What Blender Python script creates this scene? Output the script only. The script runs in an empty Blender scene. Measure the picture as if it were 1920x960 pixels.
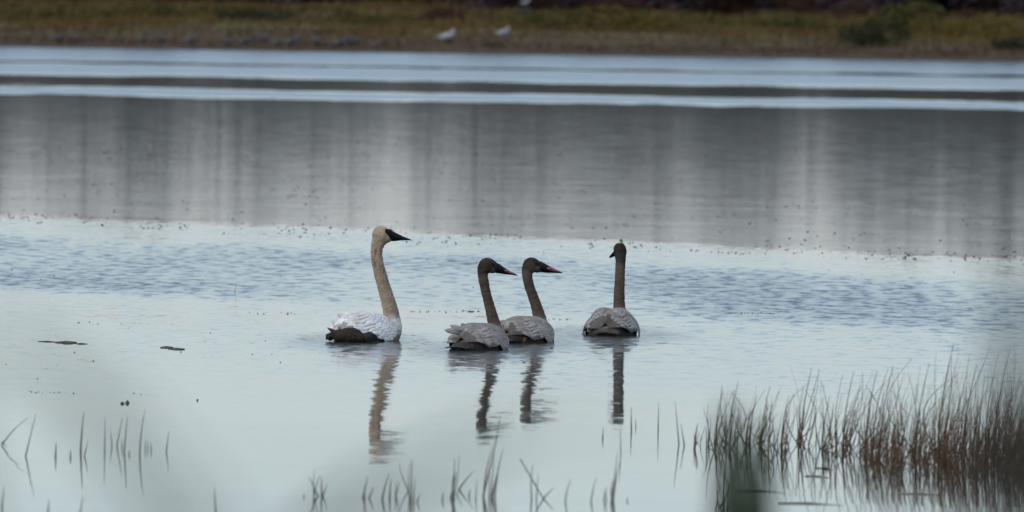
import bpy, bmesh, math, random
from mathutils import Vector, Matrix, noise
from math import sin, cos, pi, radians

# ------------------------------------------------------------------ scene, camera, sky, sun
sc = bpy.context.scene
C = sc.collection
random.seed(7)
F = 25000.0          # focal length in pixels of a 1920 wide frame
CAMH = 3.0
PITCH = math.atan(595 / F)
ROLL = radians(0.85)

cam_data = bpy.data.cameras.new("camera")
cam = bpy.data.objects.new("camera", cam_data)
C.objects.link(cam)
cam_data.sensor_width = 36
cam_data.lens = 36 * F / 1920
cam_data.clip_start = 0.5
cam_data.clip_end = 6000
CAMROT = Matrix.Rotation(pi / 2 - PITCH, 4, 'X') @ Matrix.Rotation(ROLL, 4, 'Z')
cam.matrix_world = Matrix.Translation((0, 0, CAMH)) @ CAMROT
cam_data.dof.use_dof = True
cam_data.dof.focus_distance = 98.5
cam_data.dof.aperture_fstop = 6.8
cam_data.dof.aperture_blades = 9
sc.camera = cam

world = bpy.data.worlds.new("World")
sc.world = world
world.use_nodes = True
wn, wl = world.node_tree.nodes, world.node_tree.links
wn.clear()
SUN_EL, SUN_AZ = radians(34), radians(-138)      # azimuth from +Y, negative = to the left
sky = wn.new('ShaderNodeTexSky'); sky.sky_type = 'NISHITA'; sky.sun_disc = False
sky.sun_elevation = SUN_EL; sky.sun_rotation = SUN_AZ
sky.air_density = 1.0; sky.dust_density = 2.0
tc = wn.new('ShaderNodeTexCoord')
sep = wn.new('ShaderNodeSeparateXYZ'); wl.new(tc.outputs['Generated'], sep.inputs[0])
ramp = wn.new('ShaderNodeValToRGB'); wl.new(sep.outputs['Z'], ramp.inputs[0])   # overcast deck: pale low, bluer higher
e = ramp.color_ramp.elements
e[0].position = 0.0; e[0].color = (0.600, 0.550, 0.565, 1)
e[1].position = 1.0; e[1].color = (0.52, 0.60, 0.69, 1)
for p, c in ((0.022, (0.575, 0.560, 0.570, 1)), (0.035, (0.53, 0.62, 0.64, 1)), (0.06, (0.49, 0.60, 0.65, 1)), (0.10, (0.39, 0.51, 0.62, 1)), (0.17, (0.30, 0.42, 0.57, 1)), (0.32, (0.32, 0.42, 0.55, 1))):
    k = e.new(p); k.color = c
cl = wn.new('ShaderNodeTexNoise'); cl.inputs['Scale'].default_value = 2.2; cl.inputs['Detail'].default_value = 3
cmap = wn.new('ShaderNodeMapping'); cmap.inputs['Scale'].default_value = (1, 1, 5)
wl.new(tc.outputs['Generated'], cmap.inputs[0]); wl.new(cmap.outputs[0], cl.inputs['Vector'])
mr = wn.new('ShaderNodeMapRange'); mr.inputs[1].default_value = 0.3; mr.inputs[2].default_value = 0.7
mr.inputs[3].default_value = 9.3; mr.inputs[4].default_value = 10.8
wl.new(cl.outputs['Fac'], mr.inputs[0])
cm = wn.new('ShaderNodeVectorMath'); cm.operation = 'SCALE'
wl.new(ramp.outputs[0], cm.inputs[0]); wl.new(mr.outputs[0], cm.inputs['Scale'])
wm = wn.new('ShaderNodeMix'); wm.data_type = 'RGBA'; wm.inputs[0].default_value = 0.88
wl.new(sky.outputs[0], wm.inputs[6]); wl.new(cm.outputs[0], wm.inputs[7])
bg = wn.new('ShaderNodeBackground'); bg.inputs[1].default_value = 0.15
wo = wn.new('ShaderNodeOutputWorld')
wl.new(wm.outputs[2], bg.inputs[0]); wl.new(bg.outputs[0], wo.inputs[0])

sl = bpy.data.lights.new("sun", 'SUN'); sl.energy = 1.5; sl.angle = radians(25); sl.color = (1, 0.97, 0.94)
sun = bpy.data.objects.new("sun", sl); C.objects.link(sun)
sd = Vector((sin(SUN_AZ) * cos(SUN_EL), cos(SUN_AZ) * cos(SUN_EL), sin(SUN_EL)))
sun.rotation_euler = sd.to_track_quat('Z', 'Y').to_euler()

sc.view_settings.view_transform = 'Standard'
sc.view_settings.look = 'None'
sc.view_settings.exposure = -0.12
sc.view_settings.gamma = 1.0

# ------------------------------------------------------------------ helpers
def ray(px, py):
    v = Vector(((px - 960) / F, (480 - py) / F, -1.0))
    return CAMROT.to_3x3() @ v
def on_water(px, py, z=0.0):
    d = ray(px, py); t = (z - CAMH) / d.z
    return Vector((0, 0, CAMH)) + d * t
def at_y(px, py, Y):
    d = ray(px, py)
    return Vector((0, 0, CAMH)) + d * (Y / d.y)

def link(name, bm_or_me, mat, parent=None, smooth=True):
    if isinstance(bm_or_me, bmesh.types.BMesh):
        me = bpy.data.meshes.new(name); bm_or_me.to_mesh(me); bm_or_me.free()
    else:
        me = bm_or_me
    if mat is not None:
        if not me.materials: me.materials.append(mat)
    o = bpy.data.objects.new(name, me); C.objects.link(o)
    if smooth:
        me.polygons.foreach_set('use_smooth', [True] * len(me.polygons))
    if parent is not None: o.parent = parent
    return o
def tag(o, label=None, cat=None, group=None, kind=None):
    if label: o['label'] = label
    if cat: o['category'] = cat
    if group: o['group'] = group
    if kind: o['kind'] = kind
    return o
def empty(name, loc, label, cat, group=None):
    o = bpy.data.objects.new(name, None); C.objects.link(o); o.location = loc
    o.empty_display_size = 0.1
    return tag(o, label, cat, group)
def raw(verts, faces, name='mesh'):
    me = bpy.data.meshes.new(name); me.from_pydata(verts, [], faces); me.update(); return me
def smooth(a, b, x):
    t = max(0.0, min(1.0, (x - a) / (b - a))) if a != b else float(x > b)
    return t * t * (3 - 2 * t)
def interp(tab, x):
    if x <= tab[0][0]: return tab[0][1]
    for (x0, y0), (x1, y1) in zip(tab, tab[1:]):
        if x <= x1:
            t = (x - x0) / (x1 - x0); t = t * t * (3 - 2 * t) if False else t
            return y0 + (y1 - y0) * t
    return tab[-1][1]

class MatB:
    def __init__(s, name, rough=0.8, spec=0.3):
        s.m = bpy.data.materials.new(name); s.m.use_nodes = True
        s.n, s.l = s.m.node_tree.nodes, s.m.node_tree.links
        s.p = s.n['Principled BSDF']; s.p.inputs['Roughness'].default_value = rough
        s.p.inputs['Specular IOR Level'].default_value = spec
        s.tc = s.n.new('ShaderNodeTexCoord')
    def noise(s, scale=5, detail=4, mapping=(1, 1, 1), coord='Object', rough=0.55, rot=(0, 0, 0)):
        mp = s.n.new('ShaderNodeMapping'); mp.inputs['Scale'].default_value = mapping
        mp.inputs['Rotation'].default_value = rot
        s.l.new(s.tc.outputs[coord], mp.inputs[0])
        t = s.n.new('ShaderNodeTexNoise'); t.inputs['Scale'].default_value = scale
        t.inputs['Detail'].default_value = detail; t.inputs['Roughness'].default_value = rough
        s.l.new(mp.outputs[0], t.inputs['Vector']); return t
    def ramp(s, src, stops):
        r = s.n.new('ShaderNodeValToRGB'); el = r.color_ramp.elements
        el[0].position, el[0].color = stops[0][0], (*stops[0][1], 1)
        el[1].position, el[1].color = stops[-1][0], (*stops[-1][1], 1)
        for p, c in stops[1:-1]:
            k = el.new(p); k.color = (*c, 1)
        s.l.new(src, r.inputs[0]); return r.outputs[0]
    def val(s, op, a, b=None, clamp=False):
        m = s.n.new('ShaderNodeMath'); m.operation = op; m.use_clamp = clamp
        for i, x in enumerate((a, b)):
            if x is None: continue
            if isinstance(x, (int, float)): m.inputs[i].default_value = x
            else: s.l.new(x, m.inputs[i])
        return m.outputs[0]
    def mr(s, x, a, b, c=0.0, d=1.0, kind='SMOOTHSTEP'):
        m = s.n.new('ShaderNodeMapRange'); m.interpolation_type = kind
        s.l.new(x, m.inputs[0])
        for i, v in enumerate((a, b, c, d)): m.inputs[i + 1].default_value = v
        return m.outputs[0]
    def mix(s, f, a, b, blend='MIX'):
        m = s.n.new('ShaderNodeMix'); m.data_type = 'RGBA'; m.blend_type = blend
        for i, x in ((0, f), (6, a), (7, b)):
            if isinstance(x, tuple): m.inputs[i].default_value = (*x, 1)
            elif isinstance(x, (int, float)): m.inputs[i].default_value = x
            else: s.l.new(x, m.inputs[i])
        return m.outputs[2]
    def bump(s, h, dist=0.01, strength=1.0):
        b = s.n.new('ShaderNodeBump'); b.inputs['Distance'].default_value = dist
        b.inputs['Strength'].default_value = strength
        s.l.new(h, b.inputs['Height']); s.l.new(b.outputs[0], s.p.inputs['Normal'])
    def col(s, c):
        if isinstance(c, tuple): s.p.inputs['Base Color'].default_value = (*c, 1)
        else: s.l.new(c, s.p.inputs['Base Color'])
        return s
    def rnd(s):
        o = s.n.new('ShaderNodeObjectInfo'); return o.outputs['Random']
    def sep(s, coord='Object'):
        q = s.n.new('ShaderNodeSeparateXYZ'); s.l.new(s.tc.outputs[coord], q.inputs[0]); return q.outputs

# ------------------------------------------------------------------ materials
def mat_water():
    b = MatB('lake_water', 0.02, 0.5)
    b.p.inputs['IOR'].default_value = 1.333
    b.col((0.022, 0.030, 0.030))
    X, Y, Z = b.sep()
    big = b.noise(0.09, 3, (1.0, 0.25, 1))                       # wanders the edges of the wind patches
    w = b.val('MULTIPLY', b.val('SUBTRACT', big.outputs['Fac'], 0.5), 1.0)
    # skewed distance: the patches run obliquely across the lake
    D = b.val('ADD', Y, b.val('MULTIPLY', w, 7.0))
    def band(v, a0, a1, b0, b1):
        return b.val('MULTIPLY', b.mr(v, a0, a1), b.mr(v, b0, b1, 1.0, 0.0))
    fbig = b.noise(0.035, 2, (1.0, 0.12, 1)); fsm = b.noise(0.22, 4, (1.0, 0.55, 1), rough=.7)
    DF = b.val('ADD', b.val('ADD', Y, b.val('MULTIPLY', b.val('SUBTRACT', fbig.outputs['Fac'], 0.5), 12.0)), b.val('MULTIPLY', b.val('SUBTRACT', fsm.outputs['Fac'], 0.5), 16.0))
    far1 = band(DF, 274, 285, 302, 307)
    far1b = band(DF, 307, 314, 400, 500)
    far2 = band(DF, 242.5, 247.5, 253.5, 259)
    # edge of the near ruffled patch, closer on the right
    ob = b.val('ADD', D, b.val('MULTIPLY', X, 1.15))
    near = b.val('MAXIMUM', band(ob, 104, 110, 122, 129), b.val('MULTIPLY', band(ob, 103, 113, 131.5, 135.5), .3))
    nr = b.val('MULTIPLY', b.mr(X, -2.0, 3.5, .45, 1.0), band(D, 84, 95, 112, 120))   # ruffled further in on the right
    patch = b.noise(0.5, 3, (0.7, 0.10, 1))
    gust = b.mr(patch.outputs['Fac'], 0.35, 0.65, 0.45, 1.15)
    dist = None                                                   # water stirred by the paddling birds
    for (sx, sy) in ((-1.10, 98.7), (-.24, 97.2), (.08, 99.1), (.74, 101.3)):
        cv = b.n.new('ShaderNodeCombineXYZ'); b.l.new(b.val('MULTIPLY', b.val('SUBTRACT', X, sx), 1.9), cv.inputs[0]); b.l.new(b.val('MULTIPLY', b.val('SUBTRACT', Y, sy), .42), cv.inputs[1])
        ln = b.n.new('ShaderNodeVectorMath'); ln.operation = 'LENGTH'; b.l.new(cv.outputs[0], ln.inputs[0])
        m_ = b.mr(ln.outputs['Value'], .35, 1.6, 1.0, 0.0)
        dist = m_ if dist is None else b.val('MAXIMUM', dist, m_)
    ripN = b.val('MULTIPLY', b.val('MAXIMUM', near, b.val('MULTIPLY', nr, 0.38)), gust)
    ripF = b.val('MAXIMUM', b.val('MAXIMUM', far1, far1b), far2)
    mid = band(ob, 133, 136, 230, 244)
    # slopes
    n1 = b.noise(9.5, 2, (1.0, 0.34, 1))
    n2 = b.noise(1.3, 2, (0.8, 1.2, 1))
    n3 = b.noise(10, 4, (1.0, 0.40, 1), rough=.7)
    n4 = b.noise(0.5, 2, (0.35, 1.6, 1), rot=(0, 0, radians(4)))
    def vec(t):
        v = b.n.new('ShaderNodeVectorMath'); v.operation = 'SUBTRACT'; b.l.new(t.outputs['Color'], v.inputs[0])
        v.inputs[1].default_value = (0.5, 0.5, 0.5); return v.outputs[0]
    def scale(v, f):
        m = b.n.new('ShaderNodeVectorMath'); m.operation = 'SCALE'; b.l.new(v, m.inputs[0])
        if isinstance(f, (int, float)): m.inputs['Scale'].default_value = f
        else: b.l.new(f, m.inputs['Scale'])
        return m.outputs[0]
    def add(*vs):
        o = vs[0]
        for v in vs[1:]:
            m = b.n.new('ShaderNodeVectorMath'); m.operation = 'ADD'; b.l.new(o, m.inputs[0]); b.l.new(v, m.inputs[1]); o = m.outputs[0]
        return o
    ripA = b.val('ADD', b.val('MULTIPLY', ripN, 0.034), b.val('MULTIPLY', ripF, 0.06))
    soft = b.val('MULTIPLY', b.mr(Y, 74, 92, 0.35, 1.0), b.mr(Y, 112, 126, 1.0, 0.22))
    calm = b.val('ADD', b.val('MULTIPLY', soft, 0.006), b.val('MULTIPLY', dist, .12))
    fleck = b.noise(6.5, 3, (1.0, 0.26, 1), rough=.65)
    fv = b.n.new('ShaderNodeCombineXYZ')                          # steeper lee faces of the little waves
    lee = b.val('MULTIPLY', b.val('MULTIPLY', ripN, -.10), b.mr(fleck.outputs['Fac'], .50, .66, .16, 1.0))
    b.l.new(b.val('ADD', lee, b.val('MULTIPLY', ripF, -.045)), fv.inputs[1])
    s = add(scale(vec(n1), b.val('ADD', ripA, calm)),
            scale(vec(n2), b.val('ADD', b.val('MULTIPLY', ripA, 0.2), 0.003)),
            scale(vec(n3), b.val('ADD', b.val('MULTIPLY', ripA, 0.5), b.val('ADD', b.val('MULTIPLY', soft, 0.015), b.val('MULTIPLY', dist, .03)))),
            fv.outputs[0],
            scale(vec(n4), b.mr(Y, 112, 126, .006, .002)))
    mm = b.n.new('ShaderNodeVectorMath'); mm.operation = 'MULTIPLY'; b.l.new(s, mm.inputs[0]); mm.inputs[1].default_value = (2.4, 1.25, 0)
    up = b.n.new('ShaderNodeVectorMath'); up.operation = 'ADD'; b.l.new(mm.outputs[0], up.inputs[0]); up.inputs[1].default_value = (0, 0, 1)
    nz = b.n.new('ShaderNodeVectorMath'); nz.operation = 'NORMALIZE'; b.l.new(up.outputs[0], nz.inputs[0])
    b.l.new(nz.outputs[0], b.p.inputs['Normal'])
    farc = b.mr(Y, 203, 221)
    midn = b.noise(1.6, 5, (1.0, 0.22, 1), rough=.75)
    rr = b.val('MULTIPLY', ripN, b.mr(fleck.outputs['Fac'], .36, .64, .075, .17))
    rg = b.val('MAXIMUM', b.val('MULTIPLY', mid, b.mr(midn.outputs['Fac'], .3, .7, .060, .078)), b.val('MULTIPLY', ripF, 0.155))
    rg = b.val('MAXIMUM', b.val('MAXIMUM', rg, b.val('MULTIPLY', farc, .068)), b.val('ADD', b.val('ADD', rr, .034), b.val('MULTIPLY', dist, .10)))
    b.l.new(rg, b.p.inputs['Roughness'])
    return b.m

def mat_ground():
    b = MatB('bank_ground', 0.95, 0.1)
    n = b.noise(0.5, 6, (1, 0.35, 1)); n2 = b.noise(2.2, 5, (1, 0.6, 1))
    mud = b.ramp(n2.outputs['Fac'], ((0.3, (0.045, 0.030, 0.020)), (0.7, (0.095, 0.066, 0.045))))
    gr = b.ramp(n.outputs['Fac'], ((0.3, (0.055, 0.045, 0.015)), (0.5, (0.10, 0.085, 0.03)), (0.7, (0.13, 0.11, 0.07))))
    X, Y, Z = b.sep()
    f = b.mr(b.val('ADD', Z, b.val('MULTIPLY', n.outputs['Fac'], 0.4)), 0.35, 0.6)
    b.col(b.mix(f, mud, gr)); b.bump(n2.outputs['Fac'], 0.08)
    return b.m
def mat_leafy(name, c0, c1, c2, scale=3):
    b = MatB(name, 0.85, 0.15)
    n = b.noise(scale, 4)
    b.col(b.ramp(n.outputs['Fac'], ((0.3, c0), (0.5, c1), (0.7, c2)))); return b.m
def mat_bark(name, c0, c1):
    b = MatB(name, 0.9, 0.1); n = b.noise(6, 4, (1, 1, 0.3))
    b.col(b.ramp(n.outputs['Fac'], ((0.3, c0), (0.7, c1)))); b.bump(n.outputs['Fac'], 0.02); return b.m

M = {}
M['water'] = mat_water()
M['ground'] = mat_ground()
M['spruce'] = mat_leafy('spruce_needles', (0.008, 0.012, 0.009), (0.014, 0.020, 0.014), (0.024, 0.030, 0.018))
M['rustleaf'] = mat_leafy('rust_leaves', (0.030, 0.014, 0.010), (0.050, 0.022, 0.014), (0.075, 0.036, 0.020))
M['twig'] = mat_leafy('bare_twigs', (0.045, 0.030, 0.034), (0.075, 0.055, 0.058), (0.12, 0.092, 0.095))
M['olive'] = mat_leafy('olive_leaves', (0.036, 0.032, 0.010), (0.058, 0.052, 0.014), (0.09, 0.075, 0.02))
M['yellow'] = mat_leafy('yellow_leaves', (0.055, 0.045, 0.010), (0.085, 0.066, 0.014), (0.12, 0.082, 0.016))
M['darkbush'] = mat_leafy('dark_bush_leaves', (0.016, 0.019, 0.009), (0.028, 0.030, 0.012), (0.046, 0.046, 0.016))
M['bankgrass'] = mat_leafy('bank_grass', (0.074, 0.038, 0.017), (0.098, 0.064, 0.022), (0.125, 0.090, 0.038), 0.3)
M['drygrass'] = mat_leafy('dry_shore_grass', (0.050, 0.026, 0.016), (0.080, 0.049, 0.031), (0.13, 0.10, 0.072), 0.3)
M['bark'] = mat_bark('dark_bark', (0.02, 0.016, 0.014), (0.05, 0.042, 0.036))
M['palebark'] = mat_bark('pale_bark', (0.10, 0.09, 0.08), (0.3, 0.29, 0.27))
M['rush'] = mat_leafy('rush_stem', (0.034, 0.018, 0.011), (0.085, 0.049, 0.029), (0.17, 0.12, 0.08), 11)
M['greystem'] = mat_leafy('weathered_stem', (0.12, 0.115, 0.10), (0.20, 0.19, 0.165), (0.27, 0.25, 0.22), 4)
M['greenblade'] = mat_leafy('green_blade', (0.020, 0.040, 0.022), (0.035, 0.060, 0.030), (0.05, 0.08, 0.04), 2)
M['nearblade'] = mat_leafy('grey_green_blade', (0.03, 0.036, 0.034), (0.05, 0.056, 0.05), (0.075, 0.08, 0.07), 2)
M['debris'] = mat_leafy('floating_bits', (0.03, 0.027, 0.024), (0.07, 0.06, 0.055), (0.15, 0.125, 0.11), 3)
M['deadleaf'] = mat_leafy('dead_leaf', (0.06, 0.036, 0.026), (0.12, 0.082, 0.062), (0.19, 0.14, 0.115), 14)
M['whitebird'] = mat_leafy('white_plumage', (0.22, 0.22, 0.25), (0.31, 0.31, 0.35), (0.40, 0.40, 0.44), 8)
M['greybird'] = mat_leafy('grey_plumage', (0.05, 0.046, 0.046), (0.085, 0.080, 0.085), (0.14, 0.135, 0.145), 6)
M['birdleg'] = mat_leafy('bird_leg', (0.03, 0.025, 0.02), (0.04, 0.035, 0.03), (0.05, 0.045, 0.04), 6)

# ------------------------------------------------------------------ terrain and water
SHORE = 345.0
def shore(x): return SHORE + 0.9 * noise.noise((x * 0.12, 3.3, 0)) + 0.5 * noise.noise((x * 0.5, 7.3, 0))
def ground_h(x, y):
    if y < 60:
        h = interp(((-400, 3.5), (-20, 1.9), (2, 1.5), (14, 1.25), (22, 0.2), (30, -0.7), (60, -0.9)), y)
        if y < 22: h += 0.10 * noise.noise((x * 0.4, y * 0.4, 0))
        return h
    if y < SHORE - 15: return -0.9
    t = y - shore(x)
    h = interp(((-12, -0.9), (0, 0.0), (1.5, 0.10), (12, 0.33), (22, 0.62), (34, 0.95), (60, 1.3), (200, 2.0), (2600, 6)), t)
    if t > 0: h += 0.05 * noise.noise((x * 0.7, y * 0.25, 1)) * min(1, t / 3) + 0.14 * noise.noise((x * 0.15, y * 0.06, 1)) * min(1, t / 10)
    return h
def sheet(name, xs, ys, f, mat):
    v = [(x, y, f(x, y)) for y in ys for x in xs]; n = len(xs)
    fc = [(j * n + i, j * n + i + 1, (j + 1) * n + i + 1, (j + 1) * n + i) for j in range(len(ys) - 1) for i in range(n - 1)]
    return link(name, raw(v, fc, name), mat)
xs = [-2600, -1200, -500, -250, -120, -80] + [-60 + i * 0.8 for i in range(151)] + [80, 120, 250, 500, 1200, 2600]
ys = [-300, -120, -50] + [-20 + i for i in range(56)] + [60, 120, 200, 280, 325] + [328 + i for i in range(85)] + [430, 470, 550, 700, 1000, 1600, 3000]
tag(sheet('ground', xs, ys, ground_h, M['ground']), kind='structure')
wx = [-2600, -300, -30, 0, 30, 300, 2600]; wy = [18, 60, 100, 200, 300, 352]
tag(sheet('lake_water', wx, wy, lambda x, y: 0.0, M['water']), kind='structure')

# ------------------------------------------------------------------ plants on the far bank
def blades_mesh(pts, name, w=0.02, lean=0.25, seg=2):
    V, Fc = [], []
    for (x, y, z, h) in pts:
        a = random.uniform(0, 2 * pi); l = random.uniform(0, lean) * h
        dx, dy = cos(a) * l, sin(a) * l; ta = random.uniform(-0.5, 0.5); wx_, wy_ = cos(ta) * w / 2, sin(ta) * w / 2
        b0 = len(V); ww = random.uniform(0.6, 1.3)
        for k in range(seg):
            t = k / seg; q = ww * (1 - t * 0.6)
            V.append((x + dx * t * t - wx_ * q, y + dy * t * t - wy_ * q, z + h * t)); V.append((x + dx * t * t + wx_ * q, y + dy * t * t + wy_ * q, z + h * t))
        V.append((x + dx, y + dy, z + h))
        for k in range(seg - 1): Fc.append((b0 + 2 * k, b0 + 2 * k + 1, b0 + 2 * k + 3, b0 + 2 * k + 2))
        Fc.append((b0 + 2 * seg - 2, b0 + 2 * seg - 1, b0 + 2 * seg))
    return raw(V, Fc, name)
pts, pts2 = [], []
for i in range(36000):
    x = random.uniform(-26, 26); t = random.uniform(1.0, 40); y = shore(x) + t
    v = noise.noise((x * 0.22, y * 0.10, 5))
    z = ground_h(x, y) - 0.02
    if t + v * 10 < 15: pts2.append((x, y, z, random.uniform(0.05, 0.16) * (1 + 0.5 * v)))
    else: pts.append((x, y, z, random.uniform(0.10, 0.26) * (1 + 0.5 * v)))
tag(link('bank_grass', blades_mesh(pts, 'bank_grass', 0.06, 0.5), M['bankgrass']),
    'olive and yellowing grass covering the far bank', 'grass', kind='stuff')
tag(link('shore_grass', blades_mesh(pts2, 'shore_grass', 0.05, 0.9), M['drygrass']),
    'short brown dry grass on the far shore above the waterline', 'grass', kind='stuff')

def cloud_mesh(n, rx, ry, rz, leaf, seed, base=0.0, dome=True, lobes=5):
    R = random.Random(seed); V, Fc = [], []
    lob = [(R.uniform(-.55, .55), R.uniform(-.5, .5), R.uniform(.15, .75), R.uniform(.35, .6)) for _ in range(lobes)]
    for i in range(n):
        lx, ly, lz, lr = R.choice(lob)
        a, u = R.uniform(0, 2 * pi), R.uniform(-1, 1); r = lr * R.uniform(0.55, 1.0) ** 0.5; s = math.sqrt(1 - u * u)
        p = Vector(((lx + r * s * cos(a)) * rx, (ly + r * s * sin(a)) * ry, base + max(0.02, lz + r * u) * rz))
        d = Vector((R.gauss(0, 1), R.gauss(0, 1), R.gauss(0, 1))).normalized(); q = d.orthogonal().normalized()
        L = leaf * R.uniform(0.6, 1.4); b0 = len(V)
        V += [p - d * L, p + q * L * .45, p + d * L, p - q * L * .45]; Fc.append((b0, b0 + 1, b0 + 2, b0 + 3))
    return raw([tuple(v) for v in V], Fc, 'foliage')
def tube_mesh(paths, n=6):
    """paths: list of lists of (Vector, radius)"""
    V, Fc = [], []
    for P in paths:
        base = len(V)
        for i, (p, r) in enumerate(P):
            d = (P[min(i + 1, len(P) - 1)][0] - P[max(i - 1, 0)][0]).normalized()
            a = d.orthogonal().normalized(); c = d.cross(a)
            for k in range(n):
                t = 2 * pi * k / n; V.append(tuple(p + a * cos(t) * r + c * sin(t) * r))
        for i in range(len(P) - 1):
            for k in range(n):
                Fc.append((base + i * n + k, base + i * n + (k + 1) % n, base + (i + 1) * n + (k + 1) % n, base + (i + 1) * n + k))
        Fc.append(tuple(base + k for k in reversed(range(n)))); Fc.append(tuple(base + (len(P) - 1) * n + k for k in range(n)))
    return raw(V, Fc, 'tubes')
def stems_mesh(R, n, h, spread, r0):
    P = []
    for i in range(n):
        a = R.uniform(0, 2 * pi); s = R.uniform(.2, 1) * spread
        P.append([(Vector((cos(a) * s * t * .8, sin(a) * s * t * .8, -0.1 + (h + .1) * t)), r0 * (1 - .7 * t)) for t in (0, .4, .75, 1)])
    return P

bush_defs = [  # px, py of the foot in the photograph, distance behind shore, width m, height m, material, label
    (110, 58, 20, 3.2, 0.75, 'olive', 'low olive bush on the far bank at the left end of the shore'),
    (235, 55, 21, 2.0, 0.65, 'yellow', 'small yellowing bush on the far bank, above the left group of birds'),
    (330, 50, 23, 2.6, 0.70, 'olive', 'olive bush on the far bank between two yellower bushes at left'),
    (520, 55, 22, 3.6, 0.70, 'darkbush', 'darker green low bush on the far bank above the densest part of the flock'),
    (700, 55, 21, 2.4, 0.55, 'olive', 'low olive bush on the far bank left of the white birds'),
    (840, 45, 24, 2.2, 0.7, 'rustleaf', 'rust brown bush at the wood edge above the left white bird'),
    (1010, 66, 19, 3.0, 0.95, 'olive', 'wide olive bush on the far bank right of the white birds'),
    (1170, 66, 19, 3.2, 1.00, 'yellow', 'rounded yellow-olive bush ending in a clear edge right of centre'),
    (1350, 55, 23, 2.6, 0.70, 'olive', 'low olive bush on the far bank just right of the rounded one'),
    (1500, 62, 20, 2.8, 0.85, 'olive', 'olive bush on the far bank left of the tall dark bush'),
    (1620, 97, 8, 2.2, 1.15, 'darkbush', 'tall dark green bush standing nearest the water on the right'),
    (1680, 60, 20, 2.6, 1.25, 'olive', 'tall olive bush behind the dark bush on the right'),
    (1760, 72, 16, 2.6, 0.75, 'yellow', 'yellow-green bush on the far bank right of the dark bush'),
    (1850, 68, 18, 2.6, 0.9, 'yellow', 'golden yellow bush near the right end of the far bank'),
    (1905, 98, 9, 1.6, 0.5, 'darkbush', 'small dark bush by the water at the right end of the far bank'),
    (925, 92, 5, 0.5, 0.22, 'darkbush', 'tiny dark tuft of a bush below the right white bird'),
]
for i, (px, py, t, w, h, mt, lab) in enumerate(bush_defs):
    p = at_y(px, py, SHORE + t); z = ground_h(p.x, p.y)
    h *= .62
    o = empty('bush', (p.x, p.y, z - 0.03), lab, 'bush', 'bushes on the far bank')
    link('foliage', cloud_mesh(int(900 * w * h) + 150, w * .62, w * .5, h * .95, 0.055, 100 + i), M[mt], o, False)
    R = random.Random(i); link('stems', tube_mesh(stems_mesh(R, 7, h * .6, w * .35, .018), 5), M['bark'], o)

# thicket and wood behind the bank: mostly seen mirrored in the lake
def spruce_mesh(H, R, seed):
    rr = random.Random(seed); V, Fc = [], []
    z = 0.35
    while z < H:
        f = 1 - z / H; rad = R * (f ** 0.8) + 0.08
        n = int(6 + 9 * f)
        for k in range(n):
            a = rr.uniform(0, 2 * pi); L = rad * rr.uniform(0.7, 1.12)
            for q in range(5):
                t = (q + .5) / 5 * L; droop = -0.28 * t
                c = Vector((cos(a) * t, sin(a) * t, z + droop + rr.uniform(-.06, .06)))
                s = 0.16 + 0.10 * f; d = Vector((cos(a), sin(a), -.35 + rr.uniform(-.5, .4))).normalized() * s
                sd_ = Vector((-sin(a), cos(a), rr.uniform(-.7, .7))).normalized() * s * .55
                b0 = len(V); V += [tuple(c - d), tuple(c + sd_), tuple(c + d), tuple(c - sd_)]; Fc.append((b0, b0 + 1, b0 + 2, b0 + 3))
        z += 0.26
    return raw(V, Fc, 'needles')
def birch_paths(H, seed):
    R = random.Random(seed); P = []; trunk = []; x = y = 0
    for i in range(9):
        t = i / 8; trunk.append((Vector((x, y, H * t)), 0.09 * (1 - .85 * t) + .01)); x += R.uniform(-.1, .1); y += R.uniform(-.1, .1)
    P.append(trunk)
    for k in range(26):
        t = R.uniform(.2, .95); i = int(t * 8); b = trunk[i][0]; a = R.uniform(0, 2 * pi); L = (1.1 - t) * H * .28 + .3
        d = Vector((cos(a), sin(a), R.uniform(.7, 1.5))).normalized()
        P.append([(b, .025), (b + d * L * .5, .015), (b + d * L + Vector((0, 0, L * .1)), .005)])
    return P
spr = [(H, spruce_mesh(H, H * .17 + .5, 40 + k)) for k, H in enumerate((5.2, 6.4, 7.6))]
for _, m in spr: m.materials.append(M['spruce'])
sprT = [tube_mesh([[(Vector((0, 0, -.2)), .11), (Vector((0, 0, H * .5)), .06), (Vector((0, 0, H * .97)), .015)]], 7) for H, _ in spr]
for m in sprT: m.materials.append(M['bark'])
bir = [tube_mesh(birch_paths(H, 70 + k), 5) for k, H in enumerate((5.4, 6.4))]
birC = [cloud_mesh(1500, 1.5, 1.5, H * .85, 0.075, 80 + k, H * .22, True, 12) for k, H in enumerate((5.4, 6.4))]
for m in bir: m.materials.append(M['palebark'])
for m in birC: m.materials.append(M['twig'])
thk = [cloud_mesh(2600, 1.9, 1.3, h, 0.10, 90 + k, 0, True, 9) for k, h in enumerate((2.2, 2.9, 3.5))]
for m in thk: m.materials.append(M['twig'])
thk2 = [cloud_mesh(1500, 1.5, 1.0, h, 0.08, 95 + k, 0, True, 8) for k, h in enumerate((1.0, 1.4))]
for m in thk2: m.materials.append(M['rustleaf'])
R = random.Random(3)
def gap(x):      # openings of the wood, in metres across at the tree line
    k = 375 / F
    for gx, gw in ((360, 45), (740, 60), (1080, 60), (1530, 48), (1785, 30), (130, 40)):
        if abs(x / k + 960 - gx) < gw: return True
    return False
x = -27.0
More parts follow.
